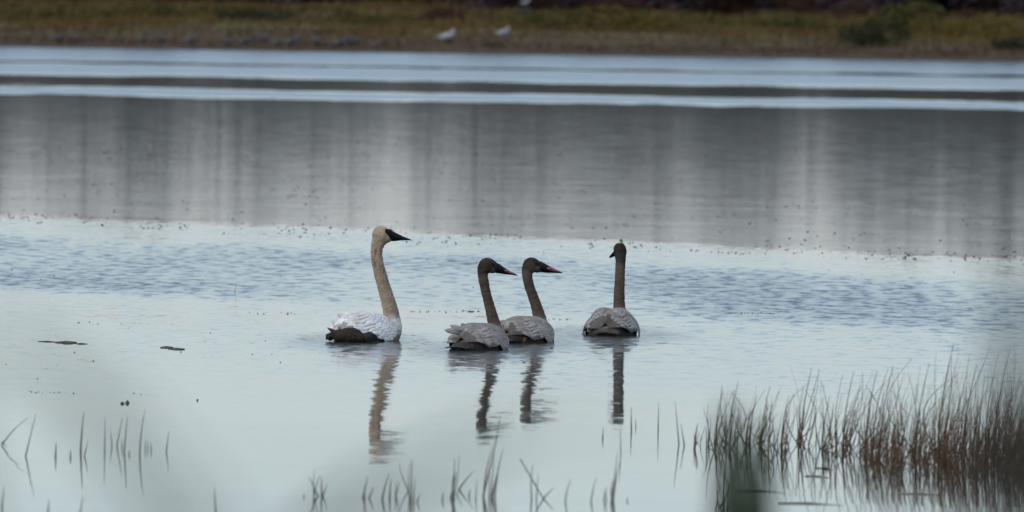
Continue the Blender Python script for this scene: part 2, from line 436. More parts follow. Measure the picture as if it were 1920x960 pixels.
while x < 27:
    px = x / (375 / F) + 960
    d = 35 + R.uniform(0, 7)
    g_ = gap(x)
    if not (g_ and R.random() < .35):
        o = empty('thicket_shrub', (x, SHORE + d, ground_h(x, SHORE + d) - .05), 'dark leafless shrub in the thicket along the top of the far bank', 'shrub', 'dark shrubs at the wood edge')
        f = bpy.data.objects.new('foliage', R.choice(thk)); C.objects.link(f); f.parent = o
        sc_ = R.uniform(.8, 1.15) * (1.2 if px > 1580 else 1) * (.7 if g_ else 1); o.scale = (sc_, sc_, sc_); o.rotation_euler.z = R.uniform(0, 6.28)
    x += R.uniform(.28, .5)
x = -26.0
while x < 26:
    d = 33 + R.uniform(0, 2.5)
    o = empty('rusty_shrub', (x, SHORE + d, ground_h(x, SHORE + d) - .05), 'low rust brown shrub at the foot of the dark wood', 'shrub', 'rusty shrubs below the wood')
    f = bpy.data.objects.new('foliage', R.choice(thk2)); C.objects.link(f); f.parent = o
    s_ = R.uniform(.35, .65); o.scale = (s_ * 1.3, s_, s_ * R.uniform(.6, 1.0)); o.rotation_euler.z = R.uniform(0, 6.28)
    x += R.uniform(1.2, 3.2)
x = -27.0
while x < 27:
    px = x / (385 / F) + 960
    if not (gap(x * 375 / 385) and R.random() < .6):
        d = 42 + R.uniform(0, 14)
        dense = .6 if px > 1580 else (0.12 if px > 1150 else 0.05)
        if R.random() < dense:
            k = R.randrange(3)
            o = empty('spruce_tree', (x, SHORE + d, ground_h(x, SHORE + d)), 'dark spruce in the wood beyond the far bank', 'tree', 'spruces beyond the far bank')
            c = bpy.data.objects.new('crown', spr[k][1]); C.objects.link(c); c.parent = o
            t = bpy.data.objects.new('trunk', sprT[k]); C.objects.link(t); t.parent = o
            s_ = R.uniform(.6, 1.0); o.scale = (s_, s_, s_)
        else:
            k = R.randrange(2)
            o = empty('bare_tree', (x, SHORE + d - 3, ground_h(x, SHORE + d - 3)), 'slender pale-barked tree in the wood beyond the far bank', 'tree', 'bare trees beyond the far bank')
            c = bpy.data.objects.new('crown', birC[k]); C.objects.link(c); c.parent = o
            t = bpy.data.objects.new('trunk', bir[k]); C.objects.link(t); t.parent = o
            s_ = R.uniform(.75, 1.1); o.scale = (s_, s_, s_); o.rotation_euler.z = R.uniform(0, 6.28)
    x += R.uniform(.7, 1.5) * (1 if px < 1580 else .6)

# ------------------------------------------------------------------ birds on the far bank
def ellipsoid_pts(bm, c, r, rot=None, seg=12, ring=8):
    m = Matrix.Translation(c) @ (rot.to_4x4() if rot else Matrix.Identity(4)) @ Matrix.Diagonal((*r, 1))
    bmesh.ops.create_uvsphere(bm, u_segments=seg, v_segments=ring, radius=1, matrix=m)
def remesh(bm, name, voxel, mat, parent, smooth_it=4, post=None):
    me = bpy.data.meshes.new(name); bm.to_mesh(me); bm.free()
    o = bpy.data.objects.new(name, me); C.objects.link(o)
    md = o.modifiers.new('r', 'REMESH'); md.mode = 'VOXEL'; md.voxel_size = voxel
    if smooth_it:
        ms = o.modifiers.new('s', 'SMOOTH'); ms.iterations = smooth_it; ms.factor = 0.5
    dg = bpy.context.evaluated_depsgraph_get()
    nm = bpy.data.meshes.new_from_object(o.evaluated_get(dg)); bpy.data.objects.remove(o)
    nm.name = name
    if post:
        cos_ = [v.co.copy() for v in nm.vertices]; nos = [v.normal.copy() for v in nm.vertices]; flat = []
        for c_, n_ in zip(cos_, nos): flat.extend(post(c_, n_))
        nm.vertices.foreach_set('co', flat); nm.update()
    nm.materials.clear()
    return link(name, nm, mat, parent)
def small_bird(mat, size=0.42, up=0.2):
    bm = bmesh.new()
    ellipsoid_pts(bm, (0, 0, .19), (.19, .095, .085), Matrix.Rotation(-up, 3, 'Y'))
    ellipsoid_pts(bm, (-.20, 0, .165), (.10, .035, .022), Matrix.Rotation(-up, 3, 'Y'))
    ellipsoid_pts(bm, (.14, 0, .26), (.05, .045, .09), Matrix.Rotation(.3, 3, 'Y'))
    ellipsoid_pts(bm, (.165, 0, .34), (.055, .042, .042))
    me = bpy.data.meshes.new('b'); bm.to_mesh(me); bm.free()
    tmp = bpy.data.objects.new('b', me); C.objects.link(tmp)
    md = tmp.modifiers.new('r', 'REMESH'); md.mode = 'VOXEL'; md.voxel_size = .014
    ms = tmp.modifiers.new('s', 'SMOOTH'); ms.iterations = 4
    nm = bpy.data.meshes.new_from_object(tmp.evaluated_get(bpy.context.evaluated_depsgraph_get())); bpy.data.objects.remove(tmp)
    nm.polygons.foreach_set('use_smooth', [True] * len(nm.polygons)); nm.materials.append(mat)
    bill = tube_mesh([[(Vector((.20, 0, .335)), .014), (Vector((.245, 0, .33)), .009), (Vector((.27, 0, .322)), .003)]], 6); bill.materials.append(M['birdleg'])
    legs = [tube_mesh([[(Vector((0, s * .035, .13)), .010), (Vector((.01, s * .035, .01)), .007), (Vector((.06, s * .035, .004)), .008)]], 5) for s in (-1, 1)]
    for l in legs: l.materials.append(M['birdleg'])
    return nm, bill, legs
proto = {'w': small_bird(M['whitebird']), 'g': small_bird(M['greybird'])}
birds = [
    ('w', 838, 82, 9, 1.05, 0.3, 'left one of the two white birds standing on the far bank'),
    ('w', 943, 72, 13, .85, 0.1, 'right one of the two white birds standing on the far bank'),
    ('w', 985, 7, 34, .62, 0.2, 'white bird high on the far bank at the top edge of the picture'),
    ('g', 107, 82, 2.6, .85, 0, 'leftmost grey bird of the flock on the far shoreline'),
    ('g', 142, 82, 2.8, .85, 3, 'second grey bird from the left, beside the leftmost one'),
    ('g', 268, 82, 3.0, .7, 0, 'third grey bird from the left on the far shoreline, the smaller of a pair'),
    ('g', 300, 84, 2.8, .9, 3.2, 'fourth grey bird from the left on the far shoreline, the larger of a pair'),
    ('g', 358, 87, 2.4, .9, .3, 'grey bird standing alone, fifth from the left on the far shoreline'),
    ('g', 425, 89, 2.2, .9, 2.8, 'grey bird standing alone, sixth from the left, just left of the crowded group'),
    ('g', 460, 88, 2.5, .9, 0, 'leftmost grey bird in the crowded group of the shoreline flock'),
    ('g', 492, 85, 3.6, 1.1, 3, 'tallest pale grey bird in the crowded group of the flock'),
    ('g', 522, 90, 2.3, .8, .4, 'small grey bird in the middle of the crowded group'),
    ('g', 548, 90, 2.3, 1.0, 0, 'rightmost grey bird in the crowded group of the flock'),
    ('g', 592, 88, 3.0, .95, 2.5, 'upright grey bird standing alone right of the crowded group'),
    ('g', 638, 92, 2.2, .95, .2, 'left bird of the last grey pair on the far shoreline'),
    ('g', 660, 90, 2.6, 1.1, 3, 'right bird of the last grey pair on the far shoreline'),
    ('g', 705, 93, 2.2, .6, 0, 'small rightmost grey bird at the end of the shoreline flock'),
]
R = random.Random(12)
for kd, px, py, t, s, rz, lab in birds:
    d = ray(px, py); p = None
    for k in range(600):                       # where the line of sight meets the bank
        y = SHORE - 2 + k * .1; q = at_y(px, py, y)
        if ground_h(q.x, q.y) >= q.z: p = q; break
    if p is None: p = at_y(px, py, SHORE + t)
    if py < 12: p = at_y(px, py, SHORE + 32); p.z = ground_h(p.x, p.y) + .24
    o = empty('white_bird' if kd == 'w' else 'grey_bird', (p.x, p.y, max(p.z, 0)), lab, 'bird', None if kd == 'w' else 'grey birds along the far shoreline')
    bme, bill, legs = proto[kd]
    for nm, me in (('body', bme), ('bill', bill), ('leg', legs[0]), ('leg', legs[1])):
        c = bpy.data.objects.new(nm, me); C.objects.link(c); c.parent = o
    o.scale = (s, s, s); o.rotation_euler.z = rz + R.uniform(-.3, .3)
    if py < 12:                                  # it stands on a low stone at the wood edge
        q_ = Vector((p.x, p.y, p.z - .24)); V_ = [(0, 0, .25)]; F_ = []
        for ring_, (rr_, zz_) in enumerate(((.16, .22), (.28, .10), (.30, -.1))):
            for a in range(9): V_.append((cos(a * .698) * rr_ * R.uniform(.85, 1.15), sin(a * .698) * rr_ * .8, zz_))
        for a in range(9):
            b_ = (a + 1) % 9; F_ += [(0, 1 + a, 1 + b_), (1 + a, 10 + a, 10 + b_, 1 + b_), (10 + a, 19 + a, 19 + b_, 10 + b_)]
        st_ = link('stone', raw(V_, F_, 'stone'), M['bark']); st_.location = q_
        tag(st_, 'dark low stone under the white bird at the top edge', 'stone')

# ------------------------------------------------------------------ swans
def plumage(name, low, high, z0, z1, dark_top=None, streak=None, spots=None, nscale=22, low_shade=None):
    """colour by height above the water (head and neck differ from the body) plus stains and a painted shaded underside"""
    b = MatB(name, 0.85, 0.15)
    X, Y, Z = b.sep()
    n = b.noise(nscale, 5, (1, 1, 1)); n2 = b.noise(7, 4)
    zz = b.val('ADD', Z, b.val('MULTIPLY', b.val('SUBTRACT', n2.outputs['Fac'], .5), .12))
    lo = b.ramp(n.outputs['Fac'], ((.32, low[0]), (.68, low[1])))
    hi = b.ramp(n.outputs['Fac'], ((.32, high[0]), (.68, high[1])))
    c = b.mix(b.mr(zz, z0, z1), lo, hi)
    if dark_top:
        c = b.mix(b.mr(zz, dark_top[0], dark_top[1]), c, b.ramp(n.outputs['Fac'], ((.3, dark_top[2]), (.7, dark_top[3]))))
    if streak:
        sn = b.noise(60, 4, (1, 1, .25), rough=.7)
        f = b.val('MULTIPLY', b.mr(sn.outputs['Fac'], .50, .62), b.val('MULTIPLY', b.mr(Z, streak[0], streak[0] + .06), b.mr(Z, streak[1], streak[1] + .06, 1, 0)))
        c = b.mix(f, c, streak[2])
    if spots:
        f = b.mr(n2.outputs['Fac'], spots[0], spots[0] + .09)
        c = b.mix(b.val('MULTIPLY', f, b.mr(Z, .19, .24, 1, 0)), c, spots[1])
    if low_shade:  # shade under the body put into the colour, deepest at the waterline
        c = b.mix(b.mr(b.val('ADD', Z, b.val('MULTIPLY', n2.outputs['Fac'], .06)), .05, .12, .85, 0), c, low_shade)
    b.col(c)
    fine = b.noise(90, 3, (1, 1, .5)); b.bump(fine.outputs['Fac'], 0.003, .5)
    return b.m
def feather_mat(name, c0, c1, c2, edge=None):
    b = MatB(name, .8, .2); n = b.noise(16, 5, (1, 1, 1)); n2 = b.noise(6, 3)
    v = b.val('ADD', b.val('MULTIPLY', n.outputs['Fac'], .5), b.val('MULTIPLY', n2.outputs['Fac'], .5))
    v = b.val('ADD', v, b.val('MULTIPLY', b.val('SUBTRACT', b.rnd(), .5), .10))
    b.col(b.ramp(v, ((.36, c0), (.5, c1), (.62, c2))))
    fine = b.noise(80, 2, (1, .3, 1)); b.bump(fine.outputs['Fac'], .004, .6)
    return b.m
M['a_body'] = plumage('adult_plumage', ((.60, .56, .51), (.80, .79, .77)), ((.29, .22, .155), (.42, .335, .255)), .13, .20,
                      None, (.40, .66, (.20, .11, .065)), (.60, (.40, .28, .20)), low_shade=(.16, .12, .085))
M['a_wing'] = feather_mat('adult_wing', (.54, .48, .43), (.70, .68, .67), (.78, .775, .775))
M['a_tail'] = feather_mat('adult_wet_tail', (.022, .018, .013), (.040, .032, .023), (.075, .062, .048))
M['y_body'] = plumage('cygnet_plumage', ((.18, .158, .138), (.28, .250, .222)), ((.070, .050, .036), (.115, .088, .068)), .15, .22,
                      (.50, .60, (.022, .017, .013), (.042, .033, .026)), (.30, .46, (.085, .058, .040)), low_shade=(.04, .033, .028))
M['y_wing'] = feather_mat('cygnet_wing', (.19, .165, .148), (.27, .242, .222), (.36, .33, .31))
M['y_feather'] = feather_mat('cygnet_feather', (.19, .165, .150), (.275, .246, .228), (.37, .34, .325))
M['y_tail'] = feather_mat('cygnet_tail', (.030, .025, .022), (.055, .046, .042), (.09, .078, .07))  # darkened to stand in for shade in the hollow below the wings
M['orange'] = feather_mat('rust_stain_feather', (.08, .04, .018), (.14, .065, .028), (.18, .09, .04))
def plain(name, c, rough=.4, spec=.4):
    b = MatB(name, rough, spec); n = b.noise(40, 3)
    b.col(b.ramp(n.outputs['Fac'], ((.3, tuple(x * .8 for x in c)), (.7, tuple(min(1, x * 1.2) for x in c))))); return b.m
M['bill_black'] = plain('bill_black', (.004, .004, .005), .55, .2)
M['bill_pink'] = plain('bill_pink', (.22, .07, .085), .5)
M['eye'] = plain('eye', (.004, .004, .004), .15, .6)
M['foot'] = plain('foot_black', (.008, .008, .009), .5, .3)

# body section tables over u (tail -> breast, metres along the body): half width, height of the back, centre height
WT = ((-.47, .02), (-.43, .07), (-.36, .11), (-.25, .155), (-.10, .195), (.05, .205), (.2, .19), (.32, .15), (.40, .10), (.45, .03))
HT = ((-.47, .02), (-.43, .04), (-.36, .075), (-.25, .12), (-.10, .165), (.05, .18), (.2, .175), (.32, .145), (.40, .10), (.45, .03))
ZT = ((-.50, .035), (-.36, .03), (-.2, .02), (.45, .02))
def ip(t, u):
    # smooth (Catmull-like) interpolation
    if u <= t[0][0]: return t[0][1]
    if u >= t[-1][0]: return t[-1][1]
    for i in range(len(t) - 1):
        if u <= t[i + 1][0]:
            x0, y0 = t[i]; x1, y1 = t[i + 1]; ya = t[max(0, i - 1)]; yb = t[min(len(t) - 1, i + 2)]
            m0 = (y1 - ya[1]) / (x1 - ya[0]); m1 = (yb[1] - y0) / (yb[0] - x0); h = x1 - x0; s = (u - x0) / h
            return (2*s**3-3*s*s+1)*y0 + (s**3-2*s*s+s)*h*m0 + (-2*s**3+3*s*s)*y1 + (s**3-s*s)*h*m1
def loft(bm, rings):
    vs = [[bm.verts.new(p) for p in r] for r in rings]; n = len(rings[0])
    for a, b in zip(vs, vs[1:]):
        for k in range(n): bm.faces.new((a[k], a[(k + 1) % n], b[(k + 1) % n], b[k]))
    bm.faces.new(list(reversed(vs[0]))); bm.faces.new(vs[-1])
def leaf_plate(bm, base, fwd, side, up, L, W, curl=.15, camber=.2, n=6, th=.0025):
    """a feather: a tapered, cambered plate with thickness"""
    rows = []
    for i in range(n + 1):
        t = i / n; w = W * .5 * (math.sin(pi * min(1, (t * .86 + .12))) ** .6) if i < n else W * .06
        c = base + fwd * (L * t) + up * (curl * L * t * t)
        rows.append((c - side * w - up * camber * w, c + up * th, c + side * w - up * camber * w))
    top = [[bm.verts.new(p) for p in r] for r in rows]
    bot = [[bm.verts.new(p - up * th * 2) for p in r] for r in rows]
    for a, b, c, d in zip(top, top[1:], bot, bot[1:]):
        for k in (0, 1):
            bm.faces.new((a[k], a[k + 1], b[k + 1], b[k])); bm.faces.new((c[k], d[k], d[k + 1], c[k + 1]))
        bm.faces.new((a[0], b[0], d[0], c[0])); bm.faces.new((a[2], c[2], d[2], b[2]))
    bm.faces.new((top[-1][0], top[-1][1], top[-1][2], bot[-1][2], bot[-1][1], bot[-1][0]))

def make_swan(S):
    k = S['k']                                     # pixels per metre at the bird
    ox, oy = S['o']                                # pixel of the body centre on the waterline
    rng = random.Random(S['seed'])
    c0 = on_water(ox, oy); depth = S.get('back', .15)
    root = empty(S['name'], (c0.x, c0.y + depth, 0), S['label'], 'swan', S.get('group'))
    th = S['theta']; ax = Vector((sin(th), cos(th), 0)); lat = Vector((-cos(th), sin(th), 0))   # forward, left
    bs = S['bs']; bw, bh = S['bw'], S['bh']
    def P(u, v, z): return ax * (u * bs) + lat * (v * bw) + Vector((0, 0, z * bh))
    def px(x, y, dy=0): return Vector(((x - ox) / k - (S['o'][1] - y) / k * -math.tan(ROLL) * 0, dy, (oy - y) / k))
    # ---- body, neck and head: one continuous surface
    bm = bmesh.new()
    us = [-.47, -.45, -.43, -.38, -.32, -.25, -.17, -.08, .02, .11, .2, .27, .33, .38, .42, .45]
    rings = []
    for u in us:
        w, h, z = ip(WT, u), ip(HT, u), ip(ZT, u); r = []
        for j in range(28):
            a = 2 * pi * j / 28; cs, sn = cos(a), sin(a)
            zz = z + (h * cs if cs > 0 else .16 * (h / .18) * cs)
            r.append(P(u, w * (abs(sn) ** .9) * (1 if sn > 0 else -1), zz))
        rings.append(r)
    loft(bm, rings)
    nk = S['neck']; ring = []
    # dense Catmull-Rom resample of neck and head
    def cr(a, b, c, d, t): return .5 * ((2 * b) + (c - a) * t + (2 * a - 5 * b + 4 * c - d) * t * t + (3 * b - a - 3 * c + d) * t ** 3)
    pts = [(Vector(px(x, y, dy)), r / k) for (x, y, dy, r) in nk]
    dense = []
    for i in range(len(pts) - 1):
        a, b, c, d = pts[max(0, i - 1)], pts[i], pts[i + 1], pts[min(len(pts) - 1, i + 2)]
        for q in range(5):
            t = q / 5; dense.append((cr(a[0], b[0], c[0], d[0], t), max(.004, cr(a[1], b[1], c[1], d[1], t))))
    dense.append(pts[-1])
    for i, (p, r) in enumerate(dense):
        d = (dense[min(i + 1, len(dense) - 1)][0] - dense[max(i - 1, 0)][0]).normalized()
        sd_ = Vector((0, 1, 0)); sd_ = (sd_ - d * sd_.dot(d)).normalized(); up = d.cross(sd_)
        flat = S.get('flat', .86)
        ring.append([p + sd_ * cos(2 * pi * j / 20) * r * flat + up * sin(2 * pi * j / 20) * r for j in range(20)])
    loft(bm, ring)
    for (x, y, dy, rx, ry) in S.get('head_balls', ()):
        ellipsoid_pts(bm, px(x, y, dy), (rx / k, rx / k * .8 if S.get('profile', True) else rx / k, ry / k), None, 20, 14)
    def rough(co, n):
        a = noise.noise(co * 55) * .0028 + noise.noise(co * 120) * .0018
        if co.z < .12: a *= 1.5
        return co + n * a
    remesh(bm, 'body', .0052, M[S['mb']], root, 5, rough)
    # ---- wings
    def wing_surf(s, u, f, off=0.0):
        """s side, u along, f 0 at the spine .. 1 at the lower edge"""
        q = (u + .42) / .72                       # 0 rear .. 1 shoulder
        uu = max(-.46, u)
        w = max(ip(WT, max(-.30, u)), .05) + .022 + off; h = max(ip(HT, max(-.32, u)), .06) + .020 + off; z = ip(ZT, max(-.3, u))
        rr_ = S.get('rear', .02) * smooth(.05, -.30, u); h += rr_; w += rr_ * .3
        if u < -.30:
            t = min(1, (-.30 - u) / .137); w *= math.sqrt(max(.03, 1 - t * t)); h *= math.sqrt(max(.08, 1 - .92 * t * t)); z += .03 * t
        if u > .22:
            t = (u - .22) / .12; w *= (1 - .10 * t); h *= (1 - .02 * t)
        edge = S['edge'](s, q)
        a0 = -.06 + .10 * smooth(.6, .95, q) - .35 * smooth(.22, 0, q); a = a0 + (edge - a0) * f
        hump = S.get('hump', .018) * sin(min(1, max(0, (a - a0) / .9)) * pi) * smooth(.95, .5, q)
        flare = S.get('flare', .02) * f * f * smooth(.9, .3, q)
        v = s * (w * sin(a) + flare + hump * .4); zz = z + h * cos(a) + hump
        return P(u, v, zz)
    for s in (1, -1):
        bm = bmesh.new(); nu, nf = 40, 22; g = []
        for i in range(nu + 1):
            u = .315 - .75 * i / nu; row = []
            for j in range(nf + 1):
                f = j / nf
                p = wing_surf(s, u, f)
                # overlapping tracts of feathers: shallow steps running back along the wing
                nrm = (p - P(u, 0, 0)).normalized()
                p = p + nrm * (noise.noise(p * 14) * .002)
                row.append(bm.verts.new(p))
            g.append(row)
        for i in range(nu):
            for j in range(nf): bm.faces.new((g[i][j], g[i + 1][j], g[i + 1][j + 1], g[i][j + 1]))
        bmesh.ops.solidify(bm, geom=bm.faces[:], thickness=.012)
        bmesh.ops.recalc_face_normals(bm, faces=bm.faces[:])
        wing = link('wing', bm, M[S['mw']], root)
        def lie(bm, u, f, L, W, lift, n=5, th_=.0018):
            """one feather lying along the wing, its tip lifted clear of the next row"""
            T_, B_ = [], []
            for i in range(n + 1):
                t = i / n; wdt = W * (math.sin(pi * min(1, t * .80 + .16)) ** .5 if i < n else .10)
                uu = u - L * t; row, rb = [], []
                for e in (-1, 0, 1):
                    ff = f + e * wdt; o_ = .002 + lift * t - .002 * abs(e)
                    row.append(bm.verts.new(wing_surf(s, uu, ff, o_ + th_ + .001))); rb.append(bm.verts.new(wing_surf(s, uu, ff, o_)))
                T_.append(row); B_.append(rb)
            for a, b, c, d in zip(T_, T_[1:], B_, B_[1:]):
                for k_ in (0, 1):
                    bm.faces.new((a[k_], a[k_ + 1], b[k_ + 1], b[k_])); bm.faces.new((c[k_], d[k_], d[k_ + 1], c[k_ + 1]))
                bm.faces.new((a[0], b[0], d[0], c[0])); bm.faces.new((a[2], c[2], d[2], b[2]))
            bm.faces.new((T_[-1][0], T_[-1][1], T_[-1][2], B_[-1][2], B_[-1][1], B_[-1][0]))
        # small coverts laid like shingles, front half of the wing: too small to pick apart
        bm = bmesh.new()
        for a_ in range(13):
            for c_ in range(13):
                u = .30 - a_ * .036 + rng.uniform(-.008, .008); f = (c_ + .5 * (a_ % 2)) / 13 + rng.uniform(-.015, .015)
                if f > .97: continue
                lie(bm, u, f, rng.uniform(.05, .065), .052, rng.uniform(.0002, .0030), 3, .0010)
        bmesh.ops.recalc_face_normals(bm, faces=bm.faces[:])
        c = link('covert_feathers', bm, M[S['mf']], wing); c['kind'] = 'stuff'
        # long flight feathers over the rear of the wing, each on its own
        for a_, (u_, n_) in enumerate(((-.12, 9), (-.21, 8), (-.31, 6))):
            for i in range(n_):
                bm = bmesh.new(); f = .04 + .93 * (i + .4 * a_) / n_
                lie(bm, u_ + rng.uniform(-.015, .015), f, (.15, .17, .10)[a_] * rng.uniform(.8, 1.15), (.068, .075, .11)[a_], rng.uniform(.002, .009), 7, .0012)
                bmesh.ops.recalc_face_normals(bm, faces=bm.faces[:])
                link('flight_feather', bm, M[S['mf']], wing)
    # ---- raised loose feathers seen against the water
    for (x, y, dy, ang, L, W, m) in S.get('tufts', ()):
        bm = bmesh.new(); fw = Vector((cos(ang), -.15, sin(ang))).normalized(); sd_ = Vector((0.15, 1, 0)).cross(fw).normalized()
        up = fw.cross(sd_).normalized()
        leaf_plate(bm, px(x, y, dy), fw, sd_, up, L / k, W / k, .12, .2, 7, .002)
        bmesh.ops.recalc_face_normals(bm, faces=bm.faces[:])
        link('raised_feather', bm, M[m], root)
    # ---- tail: a short fan of stiff feathers low over the water
    tb = bmesh.new()
    T = S['tail']
    if 'prof' in T:
        prof = T['prof']; rr = []
        for i in range(len(prof) * 3 - 2):
            a_, b_ = prof[i // 3], prof[min(len(prof) - 1, i // 3 + 1)]; t = (i % 3) / 3
            x, y, r_ = (a_[m_] + (b_[m_] - a_[m_]) * t for m_ in range(3))
            rr.append([px(x, y, T['dy']) + Vector((0, cos(q * pi / 8) * min(.08, r_ / k * 1.5), sin(q * pi / 8) * r_ / k)) for q in range(16)])
        loft(tb, rr)
    else: ellipsoid_pts(tb, P(-.38, T['v'], T['z']), (T['rx'], .10, T['rz']), Matrix.Rotation(-th, 3, 'Z'), 20, 14)
    if 'tip' in T:
        a, b_ = px(*T['tip'][0]), px(*T['tip'][1]); rr = []
        for i in range(8):
            t = i / 7; p = a.lerp(b_, t); r = T['tipr'] * (1 - t) ** 1.2 + .003
            rr.append([p + Vector((0, cos(q * pi / 6) * r, sin(q * pi / 6) * r * .8)) for q in range(12)])
        loft(tb, rr)
    tail = remesh(tb, 'tail', .007, M[S['mt']], root, 3, lambda co, n: co + n * noise.noise(Vector((co.x * 60, co.y * 60, co.z * 20))) * .006)
    for i in range(0 if 'prof' in T else 7):
        a = (i - 3) / 3; bm = bmesh.new(); fw = (-ax + lat * a * .45 + Vector((0, 0, .05 - .1 * abs(a)))).normalized()
        sd_ = fw.cross(Vector((0, 0, 1))).normalized(); up = sd_.cross(fw)
        leaf_plate(bm, P(-.42, T['v'] + a * .05, T['z'] + .02), fw, sd_, up, .11, .045, -.1, .2, 5, .002)
        link('tail_feather', bm, M[S['mt']], tail)
    # ---- folded webbed feet trailing beside the tail
    for (x, y, dy, r) in S.get('feet', ()):
        bm = bmesh.new(); c = px(x, y, dy)
        for q in range(3):
            d = Vector(((q - 1) * .55, -.3, -.25 + .1 * q)).normalized(); rr = []
            for i in range(6):
                t = i / 5; p = c + d * (r / k) * (t * 1.3 - .5); w = r / k * (.62 - .3 * abs(t - .4))
                rr.append([p + Vector((cos(m_ * pi / 5) * w, cos(m_ * pi / 5) * w * .3, sin(m_ * pi / 5) * w)) for m_ in range(10)])
            loft(bm, rr)
        remesh(bm, 'foot', .005, M['foot'], root, 2)
    # ---- bill
    B = S['bill']
    hd = Vector(B['dir']).normalized(); sd_ = Vector((0, 0, 1)).cross(hd).normalized()
    def lin(a, t): return interp(a, t)
    Lb = B['L'] / k; c = px(*B['at']); rr = []; N = 14
    for i in range(N + 1):
        t = i / N; top = lin(B['top'], t) / k; bot = lin(B['bot'], t) / k; w = lin(B['w'], t) / k
        mid, hh = (top + bot) / 2, (top - bot) / 2
        rr.append([c + hd * Lb * t + Vector((0, 0, mid)) + sd_ * cos(j * pi / 8) * w + Vector((0, 0, sin(j * pi / 8) * hh)) for j in range(16)])
    bm = bmesh.new(); loft(bm, rr); bmesh.ops.recalc_face_normals(bm, faces=bm.faces[:])
    bill = link('bill', bm, M['bill_black'], root)
    if B.get('pink'):
        a, b_ = B['pink']; rr = []
        for i in range(8):
            t = a + (b_ - a) * i / 7; top = lin(B['top'], t) / k; bot = lin(B['bot'], t) / k; w = lin(B['w'], t) / k
            mid, hh = (top * .60 + bot * .40), (top - bot) / 2 * .80 * sin(pi * (i + .5) / 8) ** .5; 
            rr.append([c + hd * Lb * t + Vector((0, 0, mid)) + sd_ * cos(j * pi / 6) * (w * 1.16) + Vector((0, 0, sin(j * pi / 6) * hh)) for j in range(12)])
        bm = bmesh.new(); loft(bm, rr); bmesh.ops.recalc_face_normals(bm, faces=bm.faces[:])
        link('bill_patch', bm, M['bill_pink'], bill)
        for s in (1, -1):
            bm = bmesh.new(); t = a + (b_ - a) * .32
            ellipsoid_pts(bm, c + hd * Lb * t + Vector((0, 0, lin(B['top'], t) / k * .62 + lin(B['bot'], t) / k * .38)) + sd_ * s * lin(B['w'], t) / k * 1.02, (.009, .004, .0045), None, 10, 6)
            link('nostril', bm, M['bill_black'], bill)
    # bare black skin from the bill to the eye, both sides
    if B.get('lore'):
        for s in (1, -1):
            bm = bmesh.new(); n = 8; rr = []
            (x0, y0, r0), (x1, y1, r1) = B['lore']
            for i in range(n + 1):
                t = i / n; p = px(x0 + (x1 - x0) * t, y0 + (y1 - y0) * t, B['at'][2]); r = (r0 + (r1 - r0) * t) / k
                off = (B['lorey'][0] + (B['lorey'][1] - B['lorey'][0]) * t) / k * s
                rr.append([p + Vector((0, off, 0)) + Vector((0, cos(j * pi / 5) * r * .5, sin(j * pi / 5) * r)) for j in range(10)])
            loft(bm, rr); bmesh.ops.recalc_face_normals(bm, faces=bm.faces[:]); link('lore', bm, M['bill_black'], bill)
    for (x, y, off) in S['eyes']:
        bm = bmesh.new(); ellipsoid_pts(bm, px(x, y, off), (.005, .005, .005), None, 10, 8); link('eye', bm, M['eye'], root)
    return root

def edge_a(s, q):
    e = interp(((0, 1.7), (.15, 1.60), (.35, 1.56), (.6, 1.64), (.8, 1.62), (1, 1.15)), q)
    return e + .05 * sin(q * 15 + s) + .02 * sin(q * 37)
def edge_y(s, q):
    e = interp(((0, 1.35), (.15, 1.38), (.35, 1.50), (.6, 1.66), (.8, 1.62), (1, 1.05)), q)
    return e + .10 * sin(q * 15 + s * 2) + .03 * sin(q * 37)

K1 = F / 99.0
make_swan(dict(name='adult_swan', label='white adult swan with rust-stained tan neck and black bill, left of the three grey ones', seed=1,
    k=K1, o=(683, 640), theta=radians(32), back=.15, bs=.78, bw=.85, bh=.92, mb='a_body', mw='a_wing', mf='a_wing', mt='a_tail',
    neck=[(724, 640, .18, 22), (733, 618, .20, 20), (733, 598, .20, 16), (728, 574, .17, 14), (720, 547, .14, 12.6), (712, 520, .11, 11.8),
          (706, 497, .09, 11.2), (703, 477, .08, 11), (704, 463, .08, 12), (708, 452, .08, 14.5), (713, 444, .08, 16.8), (720, 442, .08, 14.5), (727, 444, .08, 10.5), (733, 446, .08, 6.5)],
    head_balls=[(711, 441, .08, 17, 16.5), (721, 447, .08, 13, 9)],
    bill=dict(at=(726, 446, .08), dir=(1, 0, 0), L=41.5, top=((0, 14), (.15, 12.4), (.35, 8), (.65, 2.2), (.88, -1.5), (1, -3.5)), bot=((0, -2), (.15, -7.5), (.35, -6.6), (.6, -5), (1, -4.8)),
              w=((0, 12.5), (.15, 11), (.35, 7.5), (.7, 5.5), (.9, 4.5), (1, 1)), lore=((718.5, 432.5, 3.0), (731, 440, 9.5)), lorey=(12.2, 8)),
    eyes=[(719.5, 432.5, .08 - .050), (719.5, 432.5, .08 + .050)], edge=edge_a, rear=.022, hump=.026, flare=.022,
    tail=dict(v=.03, z=.03, dy=-.34, prof=[(611, 612.5, .8), (615, 614.5, 1.8), (620, 618.5, 3.6), (625, 625, 8), (631, 629.5, 11.5), (640, 630, 13.5), (652, 629, 16), (664, 629, 16), (674, 631, 13.5), (682, 634.5, 9.5), (690, 638.5, 4.5)]),
    feet=[(692, 630, -.36, 15), (620, 631, -.25, 11)],
    tufts=[(650, 600, -.12, 2.6, 22, 10, 'a_wing'), (665, 596, -.05, 2.75, 22, 12, 'a_wing'), (690, 592, 0, 2.5, 16, 9, 'a_wing'), (645, 608, -.2, 2.9, 26, 14, 'a_wing')]))

